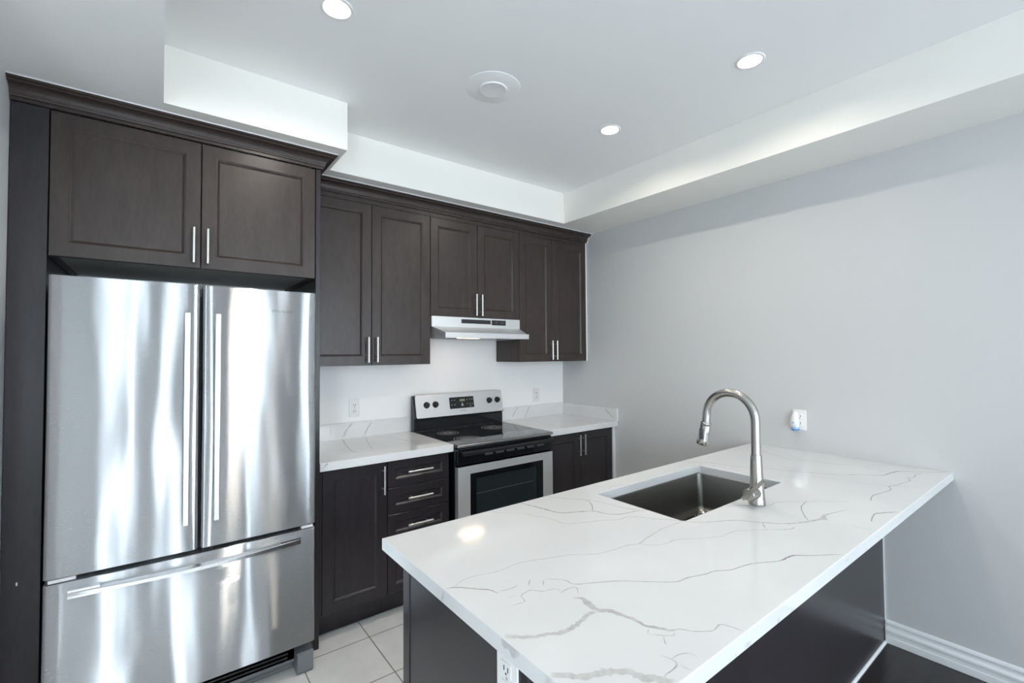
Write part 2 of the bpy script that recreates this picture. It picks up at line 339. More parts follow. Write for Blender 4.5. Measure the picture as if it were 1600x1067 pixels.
# ------------------------------------------------------------------ mesh helpers
class MB:
    """collects shapes (world coordinates) and links them as one mesh object"""
    def __init__(self):
        self.bm = bmesh.new()
        self.vl = self.bm.verts.layers.float.new('vein')
        self.mi = 0

    def _faces(self, fs, smooth=False):
        for f in fs:
            f.material_index = self.mi
            f.smooth = smooth

    def mat(self, i):
        self.mi = i
        return self

    def box(self, x0, x1, y0, y1, z0, z1, bev=0.0, seg=2):
        r = bmesh.ops.create_cube(self.bm, size=1.0)
        vs = r['verts']
        for v in vs:
            v.co = Vector(((x0 + x1) / 2 + v.co.x * (x1 - x0), (y0 + y1) / 2 + v.co.y * (y1 - y0), (z0 + z1) / 2 + v.co.z * (z1 - z0)))
        fs = set(f for v in vs for f in v.link_faces)
        self._faces(fs)
        if bev > 0:
            es = list(set(e for v in vs for e in v.link_edges))
            g = bmesh.ops.bevel(self.bm, geom=es, offset=bev, offset_type='OFFSET', segments=seg, profile=0.5, affect='EDGES', clamp_overlap=True)
            for f in g['faces']:
                f.material_index = self.mi
                f.smooth = seg > 1
        return self

    def grid(self, rows, close_u=False, close_v=False, smooth=True, flip=False):
        """rows: list of lists of points, quads between"""
        vs = [[self.bm.verts.new(p) for p in row] for row in rows]
        n, k = len(vs), len(vs[0])
        fs = []
        for i in range(n if close_v else n - 1):
            for j in range(k if close_u else k - 1):
                a, b, c, d = vs[i][j], vs[i][(j + 1) % k], vs[(i + 1) % n][(j + 1) % k], vs[(i + 1) % n][j]
                try:
                    fs.append(self.bm.faces.new((d, c, b, a) if flip else (a, b, c, d)))
                except ValueError:
                    pass
        self._faces(fs, smooth)
        return vs

    def cap(self, ring, flip=False):
        try:
            f = self.bm.faces.new(list(reversed(ring)) if flip else ring)
            f.material_index = self.mi
            for e in f.edges:
                e.smooth = False
        except ValueError:
            pass

    def prism(self, prof, axis, a0, a1, smooth=False):
        """prof: list of 2D points; axis 'X' -> (y,z), 'Y' -> (x,z), 'Z' -> (x,y)"""
        def P(p, a):
            return {'X': (a, p[0], p[1]), 'Y': (p[0], a, p[1]), 'Z': (p[0], p[1], a)}[axis]
        vs = self.grid([[P(p, a0) for p in prof], [P(p, a1) for p in prof]], close_u=True, smooth=smooth)
        self.cap(vs[0]); self.cap(vs[1], True)
        return self

    def tube(self, pts, r, seg=16, caps=True, smooth=True):
        pts = [Vector(p) for p in pts]
        rs = r if isinstance(r, (list, tuple)) else [r] * len(pts)
        t = (pts[1] - pts[0]).normalized()
        ref = Vector((0, 0, 1)) if abs(t.z) < 0.9 else Vector((1, 0, 0))
        n = t.cross(ref).normalized()
        rows = []
        for i, p in enumerate(pts):
            if i == 0: tt = pts[1] - pts[0]
            elif i == len(pts) - 1: tt = pts[-1] - pts[-2]
            else: tt = (pts[i + 1] - pts[i]).normalized() + (pts[i] - pts[i - 1]).normalized()
            tt.normalize()
            n = (n - tt * n.dot(tt)).normalized()
            b = tt.cross(n)
            rows.append([p + (n * math.cos(2 * math.pi * j / seg) + b * math.sin(2 * math.pi * j / seg)) * rs[i] for j in range(seg)])
        vs = self.grid(rows, close_u=True, smooth=smooth)
        if caps:
            self.cap(vs[0], True); self.cap(vs[-1])
        return self

    def lathe(self, prof, c, axis='Z', seg=32, smooth=True, capped=True):
        """prof: (radius, height) pairs about a line through c"""
        rows = []
        for r, h in prof:
            row = []
            for j in range(seg):
                a = 2 * math.pi * j / seg
                u, v = r * math.cos(a), r * math.sin(a)
                if axis == 'Z': p = (c[0] + u, c[1] + v, c[2] + h)
                elif axis == 'Y': p = (c[0] + u, c[1] + h, c[2] + v)
                else: p = (c[0] + h, c[1] + u, c[2] + v)
                row.append(p)
            rows.append(row)
        vs = self.grid(rows, close_u=True, smooth=smooth)
        if capped:
            self.cap(vs[0], True); self.cap(vs[-1])
        return self

    def ribbon(self, pts, place, strength, lift, jitter=0.35):
        """thin vein inlay; pts (u, v, width mm); place(u, v, lift) -> 3D"""
        P = [Vector((p[0], p[1], p[2] / 1000.0)) for p in pts]
        Q = []
        for i in range(len(P) - 1):
            p0 = P[max(i - 1, 0)]; p1 = P[i]; p2 = P[i + 1]; p3 = P[min(i + 2, len(P) - 1)]
            k = max(2, int((p2 - p1).length / 0.007))
            for s in range(k):
                t = s / k
                Q.append(0.5 * ((2 * p1) + (p2 - p0) * t + (2 * p0 - 5 * p1 + 4 * p2 - p3) * t * t + (3 * p1 - p0 - 3 * p2 + p3) * t ** 3))
        Q.append(P[-1])
        rows, al = [], []
        n = len(Q)
        for i, q in enumerate(Q):
            a = Q[max(i - 1, 0)]; b = Q[min(i + 1, n - 1)]
            d = Vector((b.x - a.x, b.y - a.y))
            if d.length < 1e-7: d = Vector((1, 0))
            d.normalize()
            nn = Vector((-d.y, d.x))
            w = max(q.z, 0.0006)
            off = (random.random() - 0.5) * w * jitter
            wl = w * (0.5 + (random.random() - 0.5) * jitter); wr = w * (0.5 + (random.random() - 0.5) * jitter)
            c = Vector((q.x, q.y)) + nn * off
            fringe = 0.0007
            cs = [c - nn * (wl + fringe), c - nn * wl * 0.8, c + nn * wr * 0.8, c + nn * (wr + fringe)]
            rows.append([place(e.x, e.y, lift) for e in cs])
            fade = min(1.0, (i + 0.5) / 3.0, (n - i - 0.5) / 3.0)
            s = strength * fade * random.uniform(0.75, 1.15)
            al.append((0.0, s, s * random.uniform(0.85, 1.1), 0.0))
        vs = self.grid(rows, smooth=False)
        for row, a in zip(vs, al):
            for v, x in zip(row, a):
                v[self.vl] = x
        return self

    def build(self, name, mats, parent=None, normals=True):
        if not isinstance(mats, (list, tuple)): mats = [mats]
        if normals:
            bmesh.ops.recalc_face_normals(self.bm, faces=self.bm.faces)
        if parent is not None:
            off = WORLD_OF[parent.name]
            bmesh.ops.translate(self.bm, verts=self.bm.verts, vec=-off)
        me = bpy.data.meshes.new(name)
        self.bm.to_mesh(me)
        self.bm.free()
        for mt in mats:
            me.materials.append(M[mt])
        o = bpy.data.objects.new(name, me)
        COL.objects.link(o)
        if parent is not None:
            o.parent = parent
            WORLD_OF[o.name] = off
        else:
            WORLD_OF[o.name] = Vector((0, 0, 0))
        return o

WORLD_OF = {}

def thing(name, loc, label, cat, group=None):
    o = bpy.data.objects.new(name, None)
    o.empty_display_size = 0.05
    o.location = loc
    COL.objects.link(o)
    WORLD_OF[o.name] = Vector(loc)
    return tag(o, label, cat, group)

def tag(o, label, cat, group=None):
    o['label'] = label
    o['category'] = cat
    if group: o['group'] = group
    return o

def struct(o):
    o['kind'] = 'structure'
    return o

def copy_tree(o, parent=None):
    c = o.copy()
    COL.objects.link(c)
    if parent is not None:
        c.parent = parent
    for ch in [k for k in bpy.data.objects if k.parent == o]:
        copy_tree(ch, c)
    return c

def text_part(name, body, size, loc, rot, mat, parent, depth=0.0006):
    cu = bpy.data.curves.new(name, 'FONT')
    cu.body = body
    cu.size = size
    cu.extrude = depth
    cu.align_x = 'CENTER'; cu.align_y = 'CENTER'
    tmp = bpy.data.objects.new(name, cu)
    COL.objects.link(tmp)
    dg = bpy.context.evaluated_depsgraph_get()
    me = bpy.data.meshes.new_from_object(tmp.evaluated_get(dg))
    bpy.data.objects.remove(tmp, do_unlink=True)
    me.name = name
    me.materials.clear(); me.materials.append(M[mat])
    o = bpy.data.objects.new(name, me)
    COL.objects.link(o)
    o.parent = parent
    o.location = Vector(loc) - WORLD_OF[parent.name]
    o.rotation_euler = rot
    return o

# ------------------------------------------------------------------ the room
ZB, ZC = 2.462, 2.698          # underside of bulkheads, ceiling
XL, YB = -5.6, -6.5            # far left wall, window wall behind the camera

b = MB(); b.box(-2.40, 0.0, -2.32, 0.0, -0.08, 0.0); b.box(XL, -2.40, YB, 0.0, -0.08, 0.0); struct(b.build('floor', 'tile'))  # unseen left part extended in pale tile to bounce more light
b = MB(); b.box(-2.40, 0.0, YB, -2.32, -0.08, 0.0); struct(b.build('floor', 'planks'))
POTS = [(-2.410, -1.372), (-0.909, -2.124), (-0.917, -1.359), (-2.410, -2.124), (-1.65, -4.2)]  # last two are out of view, added to even the lighting
RC_POT = 0.0455
b = MB()
outer = [(XL - .1, YB - .1), (0.1, YB - .1), (0.1, 0.1), (XL - .1, 0.1)]
holes = [[(px + RC_POT * math.cos(2 * math.pi * k / 40), py + RC_POT * math.sin(2 * math.pi * k / 40)) for k in range(40)] for px, py in POTS]
flat = outer + [p for hl in holes for p in hl]
vv = [b.bm.verts.new((p[0], p[1], ZC)) for p in flat]
for tri_ in tessellate_polygon([[Vector((*p, 0)) for p in outer]] + [[Vector((*p, 0)) for p in hl] for hl in holes]):
    b.bm.faces.new([vv[i] for i in tri_])
i0 = 4
for hl in holes:                                    # the lined holes for the lights
    n_ = len(hl)
    up_ = [b.bm.verts.new((p[0], p[1], ZC + .06)) for p in hl]
    for k in range(n_):
        b.bm.faces.new((vv[i0 + k], vv[i0 + (k + 1) % n_], up_[(k + 1) % n_], up_[k]))
    i0 += n_
tv_ = [b.bm.verts.new((p[0], p[1], ZC + .1)) for p in outer]
b.bm.faces.new(tv_)
for k in range(4):
    b.bm.faces.new((vv[k], vv[(k + 1) % 4], tv_[(k + 1) % 4], tv_[k]))
struct(b.build('ceiling', 'ceiling'))
b = MB(); b.box(XL, 0.1, 0.0, 0.1, 0, ZC); struct(b.build('wall_kitchen', 'kitchen_white'))
b = MB(); b.box(0.0, 0.1, YB, 0.0, 0, ZC); struct(b.build('wall_right', 'grey_paint'))

b = MB(); b.box(-3.467, -3.347, -1.45, 0.0, 0, ZB); struct(b.build('wall_left', 'trim_white'))
# bulkheads
b = MB(); b.box(-2.901, -2.1767, -0.761, 0.0, ZB, ZC); struct(b.build('trim_1', 'white_paint'))
b = MB(); b.box(-2.1767, 0.0, -0.459, 0.0, ZB, ZC); struct(b.build('trim_2', 'white_paint'))
b = MB(); b.box(-0.41, 0.0, YB, -0.459, ZB, ZC); struct(b.build('trim_3', 'white_paint'))
b = MB(); b.box(XL, -2.901, -2.6, 0.0, ZB, ZC); struct(b.build('trim_4', 'ceiling'))
# baseboard along the right wall
prof = [(0, 0), (-.013, 0), (-.015, .002), (-.015, .032), (-.012, .036), (-.012, .052), (-.015, .056), (-.016, .066), (-.013, .072),
        (-.008, .078), (-.007, .088), (-.010, .093), (-.011, .100), (-.007, .108), (-.002, .112), (0, .112)]
b = MB(); b.grid([[(x, -2.3135, z) for x, z in prof], [(x, YB, z) for x, z in prof]], close_u=True, smooth=False)
struct(b.build('baseboard_right', 'trim_white'))
# window wall behind the camera: openings to the daylight
WINS = [(-5.5, -4.6, 0.05, 2.4), (-3.72, -3.46, 0.05, 2.4), (-2.92, -2.63, 0.05, 2.4), (-1.76, -1.22, 0.05, 2.4), (-0.60, -0.08, 0.05, 2.4)]  # outer two openings added for more daylight, the rest set by refrigerator streaks
b = MB()
xs = XL
for (x0, x1, z0, z1) in WINS:
    b.box(xs, x0, YB - .1, YB, 0, ZC)
    b.box(x0, x1, YB - .1, YB, 0, z0)
    b.box(x0, x1, YB - .1, YB, z1, ZC)
    xs = x1
b.box(xs, 0.1, YB - .1, YB, 0, ZC)
struct(b.build('wall_back', 'grey_paint'))
b = MB()
b.box(XL - .1, XL, YB, .1, 0, ZC)
struct(b.build('wall_far', 'grey_paint'))
def window(n, axis, a0, a1, z0, z1):
    b = MB()
    def B(u0, u1, v0, v1):
        if axis == 'Y': b.box(u0, u1, YB - .08, YB - .02, v0, v1)
        else: b.box(XL - .08, XL - .02, u0, u1, v0, v1)
    B(a0, a0 + .03, z0, z1); B(a1 - .03, a1, z0, z1); B(a0 + .03, a1 - .03, z0, z0 + .03); B(a0 + .03, a1 - .03, z1 - .03, z1)
    if a1 - a0 > 1:
        B((a0 + a1) / 2 - .03, (a0 + a1) / 2 + .03, z0 + .03, z1 - .03)
    struct(b.build('window_%d' % n, 'trim_white'))
    la = bpy.data.lights.new('daylight_portal', 'AREA')
    la.shape = 'RECTANGLE'; la.size = a1 - a0; la.size_y = z1 - z0
    la.cycles.is_portal = True
    lo = bpy.data.objects.new('daylight_portal', la)
    lo.location = ((a0 + a1) / 2, YB - 0.09, (z0 + z1) / 2) if axis == 'Y' else (XL - .09, (a0 + a1) / 2, (z0 + z1) / 2)
    lo.rotation_euler = (math.radians(90), 0, 0) if axis == 'Y' else (math.radians(90), 0, math.radians(-90))
    COL.objects.link(lo)
for i, (x0, x1, z0, z1) in enumerate(WINS):
    window(i + 1, 'Y', x0, x1, z0, z1)

# ------------------------------------------------------------------ cabinetry helpers
def rings_panel(mb, x0, x1, z0, z1, yf, thick=0.02, rail=0.058, flat=False):
    """a framed door or drawer front with a recessed panel, front towards -Y"""
    steps = [(0.0, thick), (0.0, 0.0018), (0.0018, 0.0)]
    if not flat:
        steps += [(rail - .004, 0.0), (rail - .003, 0.0020), (rail + .000, 0.0024), (rail + .009, 0.0100)]
    rows = []
    for ins, d in steps:
        rows.append([(x0 + ins, yf + d, z0 + ins), (x1 - ins, yf + d, z0 + ins), (x1 - ins, yf + d, z1 - ins), (x0 + ins, yf + d, z1 - ins)])
    vs = mb.grid(rows, close_u=True, smooth=False)
    mb.cap(vs[0]); mb.cap(vs[-1])

def bar_pull(parent, x, y, z, length=0.152, vertical=True, name='handle'):
    """round bar pull; y = face it is screwed to"""
    b = MB()
    yb = y - 0.030
    h = length / 2
    if vertical:
        b.tube([(x, yb, z - h), (x, yb, z + h)], 0.0058, 14)
        for s in (-1, 1):
            b.tube([(x, y + .0005, z + s * 0.048), (x, yb, z + s * 0.048)], 0.0042, 10)
    else:
        b.tube([(x - h, yb, z), (x + h, yb, z)], 0.0058, 14)
        for s in (-1, 1):
            b.tube([(x + s * 0.048, y + .0005, z), (x + s * 0.048, yb, z)], 0.0042, 10)
    return b.build(name, 'handle_steel', parent)

def door(parent, x0, x1, z0, z1, yf, hx, hz, name='door', mat='wood', vertical=True, rail=0.058):
    b = MB()
    rings_panel(b, x0, x1, z0, z1, yf, rail=rail)
    d = b.build(name, mat, parent)
    if hx is not None:
        bar_pull(d, hx, yf, hz, vertical=vertical)
    return d

YU, YBASE, YTALL = -0.309, -0.602, -0.620
# cabinet above the refrigerator
t = thing('wall_cabinet', (-2.765, -0.30, 1.833), 'dark brown two-door cabinet bridging above the steel refrigerator', 'cabinet', 'dark upper kitchen cabinets')
b = MB()
b.box(-3.2415, -3.2235, YTALL + .021, 0, 1.833, 2.388); b.box(-2.307, -2.289, YTALL + .021, 0, 1.833, 2.388)
b.box(-3.2235, -2.307, YTALL + .021, 0, 1.850, 1.868); b.box(-3.2235, -2.307, YTALL + .021, 0, 2.370, 2.388)
b.box(-3.2235, -2.307, -.02, 0, 1.868, 2.370); b.mat(1).box(-3.2235, -2.307, YTALL + .03, -.001, 1.845, 1.850)
b.build('carcass', ['wood', 'shelf_under'], t)
door(t, -3.2400, -2.7665, 1.833, 2.386, YTALL, -2.7915, 1.929)
door(t, -2.7635, -2.2905, 1.833, 2.386, YTALL, -2.741, 1.929)
# tall panels either side of the refrigerator
b = MB(); b.box(-2.2870, -2.2650, YTALL, -0.002, 0.0, 2.388, 0.001, 1)
tag(b.build('end_panel', 'wood_dark'), 'tall dark gable panel between the refrigerator and the left countertop', 'panel')
b = MB(); b.box(-3.345, -3.2435, YTALL, YTALL + .02, 0.0, 2.388, 0.001, 1); b.box(-3.2620, -3.2435, YTALL + .02, -0.002, 0.0, 2.388)
b.mat(1).box(-3.306, -3.302, YTALL - .0004, YTALL + .001, 0.628, 0.640)
tag(b.build('filler_panel', ['wood_dark', 'caulk']), 'tall dark filler panel with a white nick, left of the refrigerator', 'panel')

# crown mouldings
def crown(name, path, zb, label, ends):
    """path: XY polyline along the cabinet faces, outward to the right-hand side of travel"""
    prof = [(0.0, zb), (.010, zb), (.010, zb + .012), (.016, zb + .014), (.017, zb + .020)]
    H = 2.4612 - zb
    for k in range(7):
        a = math.pi / 2 * k / 6
        prof.append((.019 + .032 * (1 - math.cos(a)), zb + .022 + (H - .043) * math.sin(a)))
    prof += [(.055, 2.4612 - .020), (.055, 2.4612 - .013), (.063, 2.4612 - .011), (.066, 2.4612 - .008), (.066, 2.4612), (0, 2.4612)]
    n = len(path)
    rows = []
    for i, p in enumerate(path):
        p = Vector(p)
        def nrm(a, c):
            d = (Vector(c) - Vector(a)).normalized()
            return Vector((d.y, -d.x))
        if i == 0: off = nrm(path[0], path[1])
        elif i == n - 1: off = nrm(path[-2], path[-1])
        else:
            n1, n2 = nrm(path[i - 1], path[i]), nrm(path[i], path[i + 1])
            off = (n1 + n2) / (1 + n1.dot(n2))
        rows.append([(p.x + off.x * o, p.y + off.y * o, z) for o, z in prof])
    b = MB()
    vs = b.grid(rows, close_u=True, smooth=False)
    b.cap(vs[0]); b.cap(vs[-1])
    o = tag(b.build(name, 'wood'), label, 'moulding', 'dark crown mouldings')
    WORLD_OF[o.name] = Vector((0, 0, 0))
    b = MB()                                         # painter's caulk along the top edge
    strip = []
    for r_ in rows:
        x, y, z = r_[-2]
        px_, py_, _ = r_[-4]
        dx_, dy_ = x - px_, y - py_
        L_ = math.hypot(dx_, dy_) or 1
        strip.append([(x, y, z - .0035), (x + dx_ / L_ * .003, y + dy_ / L_ * .003, z + .0002), (x - dx_ / L_ * .004, y - dy_ / L_ * .004, z + .0002)])
    b.grid(strip, close_u=True, smooth=False)
    if ends:
        b.prism([(path[-1][1] - o_ - .004, z_ + (-.004 if k_ < 3 else 0)) for k_, (o_, z_) in enumerate(prof[:-1])] + [(path[-1][1], prof[-1][1]), (path[-1][1], prof[0][1])], 'X', -.007, -.0006)
    cb = b.build('caulk_bead', 'caulk', o); cb['label'] = 'thin white caulk line'
    return o
crown('crown_moulding', [(-3.346, YTALL), (-2.2645, YTALL), (-2.2645, YU - .068)], 2.3895, 'dark stepped crown moulding wrapping the cabinet over the refrigerator', False)
crown('crown_moulding', [(-2.2640, YU), (-0.001, YU)], 2.3935, 'long dark crown moulding above the wall cabinets beside the right wall', True)

# three wall cabinets
def wall_cabinet(x0, x1, z0, doors, label, caulk=False):
    t = thing('wall_cabinet', ((x0 + x1) / 2, -0.15, z0), label, 'cabinet', 'dark upper kitchen cabinets')
    b = MB()
    yb = YU + .021
    zt = 2.460
    b.box(x0, x0 + .017, yb, -.001, z0, zt); b.box(x1 - .017, x1, yb, -.001, z0, zt)
    b.box(x0 + .017, x1 - .017, yb, -.001, z0 + .012, z0 + .03); b.box(x0 + .017, x1 - .017, yb, -.001, zt - .02, zt)
    b.box(x0 + .017, x1 - .017, -.02, -.001, z0 + .03, zt - .02)
    b.box(x0, x1, YU + .002, yb, 2.366, zt)
    b.build('carcass', 'wood', t)
    for (a0, a1, hx, hz) in doors:
        door(t, a0, a1, z0, 2.3645, YU, hx, hz)
    if caulk:
        b = MB(); b.box(x1, -.001, YU + .004, YU + .02, z0, 2.395); b.build('caulk_bead', 'caulk', t)['label'] = 'white caulk bead along the wall'
    return t
wall_cabinet(-2.2640, -1.4905, 1.386, [(-2.2620, -1.8860, -1.9125, 1.480), (-1.8830, -1.4915, -1.8575, 1.480)], 'tall dark two-door wall cabinet between the refrigerator and the range hood')
wall_cabinet(-1.4885, -0.7405, 1.704, [(-1.4875, -1.1195, -1.1435, 1.794), (-1.1165, -0.7415, -1.0955, 1.794)], 'short dark two-door wall cabinet directly above the range hood')
wall_cabinet(-0.7385, -0.0140, 1.386, [(-0.7375, -0.4045, -0.427, 1.476), (-0.4015, -0.0150, -0.379, 1.476)], 'tall dark two-door wall cabinet in the corner beside the grey wall', True)

# base cabinets
def base_carcass(t, x0, x1):
    b = MB()
    yb = YBASE + .021
    b.box(x0, x0 + .017, yb, -.001, 0.118, .866); b.box(x1 - .017, x1, yb, -.001, 0.118, .866)
    b.box(x0 + .017, x1 - .017, yb, -.001, .118, .136); b.box(x0 + .017, x1 - .017, yb, -.001, .848, .866)
    b.box(x0 + .017, x1 - .017, -.02, -.001, .136, .848)
    b.build('carcass', 'wood_dark', t)
    b = MB(); b.box(x0, x1, -.505, -.490, 0.0, .118); b.build('toe_kick', 'wood_dark', t)
GB = 'dark base cabinets along the back wall'
t = thing('base_cabinet', (-2.08, -0.30, 0), 'dark single-door base cabinet standing next to the refrigerator panel', 'cabinet', GB)
base_carcass(t, -2.2640, -1.9040)
door(t, -2.2460, -1.9055, .140, .8600, YBASE, -1.930, .770, mat='wood_dark')
b = MB(); b.box(-2.2640, -2.2475, YBASE + .004, YBASE + .02, .118, .866); b.build('filler_strip', 'wood_dark', t)
t = thing('drawer_cabinet', (-1.71, -0.30, 0), 'dark base cabinet of stacked drawers just left of the range', 'cabinet', GB)
base_carcass(t, -1.9020, -1.5180)
for z0, z1, hz in ((.7150, .8600, .794), (.5690, .7120, .6475), (.4230, .5660, .4985), (.140, .4200, .33)):
    door(t, -1.9010, -1.5200, z0, z1, YBASE, -1.7165, hz, 'drawer', 'wood_dark', False, 0.045)
t = thing('base_cabinet', (-0.37, -0.30, 0), 'dark two-door base cabinet in the corner right of the range', 'cabinet', GB)
base_carcass(t, -0.7320, -0.0300)
door(t, -0.7300, -0.4015, .140, .8600, YBASE, -0.427, .770, mat='wood_dark')
door(t, -0.3985, -0.0450, .140, .8600, YBASE, -0.376, .770, mat='wood_dark')
b = MB(); b.box(-0.0300, -0.0005, YBASE + .004, YBASE + .02, 0, .866); b.build('filler_strip', 'caulk', t)['label'] = 'white filler strip at the wall'

# ------------------------------------------------------------------ quartz tops
ZT, YC = 0.9097, -0.6250
def flat_top(z):
    return lambda u, v, l: (u, v, z + l)
def wall_face(y, v0=-9, v1=9):
    return lambda u, v, l: (u, y - l, min(max(v, v0), v1))
def side_face(x, v0=-9, v1=9):
    return lambda u, v, l: (x - l, u, min(max(v, v0), v1))
def veins(mb, data, place):
    for i, (s, pts) in enumerate(data):
        if max(p[2] for p in pts) > 8: s *= 0.62
        mb.ribbon(pts, place, s * 1.28, 0.00008 + 0.00001 * i)

b = MB(); b.box(-2.2640, -1.5000, YC, -.0005, .8670, ZT, .0015)
veins(b, LEFT_TOP_VEINS, flat_top(ZT))
tag(b.build('countertop', 'quartz', normals=False), 'white veined countertop between the refrigerator and the range', 'countertop', 'white quartz countertops on the back wall')
b = MB(); b.box(-0.7330, -0.0005, YC, -.0005, .8670, ZT, .0015)
veins(b, RIGHT_TOP_VEINS, flat_top(ZT))
tag(b.build('countertop', 'quartz', normals=False), 'short white veined countertop in the corner right of the range', 'countertop', 'white quartz countertops on the back wall')
GS = 'quartz upstands behind the counters'
b = MB(); b.box(-2.2640, -1.5000, -.020, -.0005, ZT, 1.0115, .001)
veins(b, LEFT_SPLASH_VEINS, wall_face(-.02, ZT + .001, 1.0075))
tag(b.build('backsplash', 'quartz', normals=False), 'low white upstand with two grey veins behind the left countertop', 'backsplash', GS)
b = MB(); b.box(-0.7330, -0.0205, -.020, -.0005, ZT, 1.0085, .001)
veins(b, RIGHT_SPLASH_VEINS, wall_face(-.02, ZT + .001, 1.0075))
tag(b.build('backsplash', 'quartz', normals=False), 'low white upstand on the back wall right of the range', 'backsplash', GS)
b = MB(); b.box(-.020, -0.0005, YC - .008, -.0005, ZT, 1.0085, .001)
veins(b, SIDE_SPLASH_VEINS, side_face(-.02, ZT + .001, 1.0075))
tag(b.build('backsplash', 'quartz', normals=False), 'low white upstand with one grey vein along the grey side wall', 'backsplash', GS)

# peninsula
ZP, PX, PY0, PY1 = 0.8920, -2.3585, -1.6705, -2.5777
TH = 0.034
HX0, HX1, HY0, HY1 = -1.5150, -0.7770, -2.1590, -1.7760     # sink cut-out
def rounded_rect(x0, x1, y0, y1, r, n=5):
    pts = []
    for cx, cy_, a0 in ((x1 - r, y1 - r, 0), (x0 + r, y1 - r, 90), (x0 + r, y0 + r, 180), (x1 - r, y0 + r, 270)):
        for k in range(n + 1):
            a = math.radians(a0 + 90 * k / n)
            pts.append((cx + r * math.cos(a), cy_ + r * math.sin(a)))
    return pts
b = MB()
outer = [(PX, PY1), (-.0005, PY1), (-.0005, PY0), (PX, PY0)]
hole = rounded_rect(HX0, HX1, HY0, HY1, 0.012)
allp = outer + hole
bv = 0.0018
tri = tessellate_polygon([[Vector((*p, 0)) for p in outer], [Vector((*p, 0)) for p in hole]])
top = [b.bm.verts.new((p[0], p[1], ZP)) for p in allp]
bot = [b.bm.verts.new((p[0], p[1], ZP - TH)) for p in allp]
for a, c, d in tri:
    try: b.bm.faces.new((top[a], top[c], top[d]))
    except ValueError: pass
    try: b.bm.faces.new((bot[a], bot[c], bot[d]))
    except ValueError: pass
no, nh = len(outer), len(hole)
for i in range(no):
    j = (i + 1) % no
    b.bm.faces.new((top[i], top[j], bot[j], bot[i]))
for i in range(nh):
    j = (i + 1) % nh
    b.bm.faces.new((top[no + i], top[no + j], bot[no + j], bot[no + i]))
bmesh.ops.recalc_face_normals(b.bm, faces=b.bm.faces)
es = [e for e in b.bm.edges if len(e.link_faces) == 2 and abs(e.calc_face_angle(0)) > 1.0 and e.verts[0].co.z > ZP - .001 and e.verts[1].co.z > ZP - .001]
bmesh.ops.bevel(b.bm, geom=es, offset=bv, segments=2, profile=0.5, affect='EDGES')
veins(b, PENINSULA_VEINS, flat_top(ZP))
veins(b, LEFT_EDGE_VEINS, side_face(PX, ZP - TH + .001, ZP - .002))
veins(b, FRONT_EDGE_VEINS, wall_face(PY1, ZP - TH + .001, ZP - .002))
tag(b.build('peninsula_countertop', 'quartz', normals=False), 'large white veined peninsula countertop with a sink cut-out', 'countertop')

BX, BY0, BY1 = -2.328, -1.762, -2.310
t = thing('peninsula_cabinet', (-1.16, -2.03, 0), 'dark panelled peninsula base under the large white countertop', 'cabinet')
b = MB()
b.box(BX + .02, -1.60, BY1 + .02, BY0, .10, .8578); b.box(-.70, -.004, BY1 + .02, BY0, .10, .8578)
b.box(-1.60, -.70, BY1 + .02, BY0, .10, .60); b.box(-1.60, -.70, BY1 + .02, -2.22, .60, .8578); b.box(-1.60, -.70, -1.7650, BY0, .60, .8578)
b.box(BX + .02, -.004, BY1 + .02, BY0 - .07, 0, .10)
b.build('carcass', 'wood_dark', t)
b = MB(); b.box(BX, BX + .02, BY1 + .0, BY0 - .042, 0, .8578, .001, 1); b.build('end_panel', 'wood_dark', t)
b = MB(); b.box(BX - .003, BX + .02, BY0 - .040, BY0, 0, .8578, .002, 2); b.build('corner_stile', 'wood_dark', t)
b = MB(); b.box(BX + .0205, -.006, BY1, BY1 + .0195, 0, .8578, .001, 1); b.build('front_panel', 'wood_dark', t)
b = MB(); b.prism([(BY1, 0), (BY1 - .007, 0), (BY1 - .0065, .005), (BY1 - .004, .008), (BY1, .009)], 'X', BX, -.016)
b.build('shoe_moulding', 'trim_white', t)['label'] = 'thin white strip along the floor'
b = MB(); b.box(-.006, -.0005, BY1 - .003, BY1 + .01, .0, .8578); b.build('caulk_bead', 'caulk', t)['label'] = 'white caulk line at the wall'

# ------------------------------------------------------------------ sink
t = thing('kitchen_sink', (-1.146, -1.968, 0.64), 'undermount stainless steel sink set into the peninsula countertop', 'sink')
SZ = 0.672
b = MB()
rows = []
zr = ZP - TH - 0.0006
for ins, z, r in ((-.009, zr, .03), (.0, zr, .02), (.0015, zr - .004, .02), (.004, SZ + .028, .024), (.010, SZ + .010, .028), (.026, SZ, .03)):
    rows.append([(x, y, z) for x, y in rounded_rect(HX0 + ins, HX1 - ins, HY0 + ins, HY1 - ins, r)])
vs = b.grid(rows, close_u=True)
b.cap(vs[-1])
rows2 = [[(x, y, z) for x, y in rounded_rect(HX0 + i, HX1 - i, HY0 + i, HY1 - i, r)] for i, z, r in ((-.009, zr - .0012, .03), (-.0015, zr - .0012, .02), (-.0015, SZ + .02, .02), (.02, SZ - .0015, .03))]
vs2 = b.grid(rows2, close_u=True, flip=True); b.cap(vs2[-1], True)
b.build('basin', 'steel_sink', t)
DR = (-0.829, -1.829, SZ + .0004)
b = MB()
b.lathe([(.043, .0005), (.043, .003), (.038, .0035), (.033, .002), (.030, .0012)], DR, seg=36, capped=False)
b.build('drain_flange', 'chrome', t)
b = MB()
b.lathe([(.029, .0008), (.029, .008), (.026, .010), (.023, .005), (.010, .005), (.008, .014), (.005, .018), (.001, .018)], DR, seg=30)
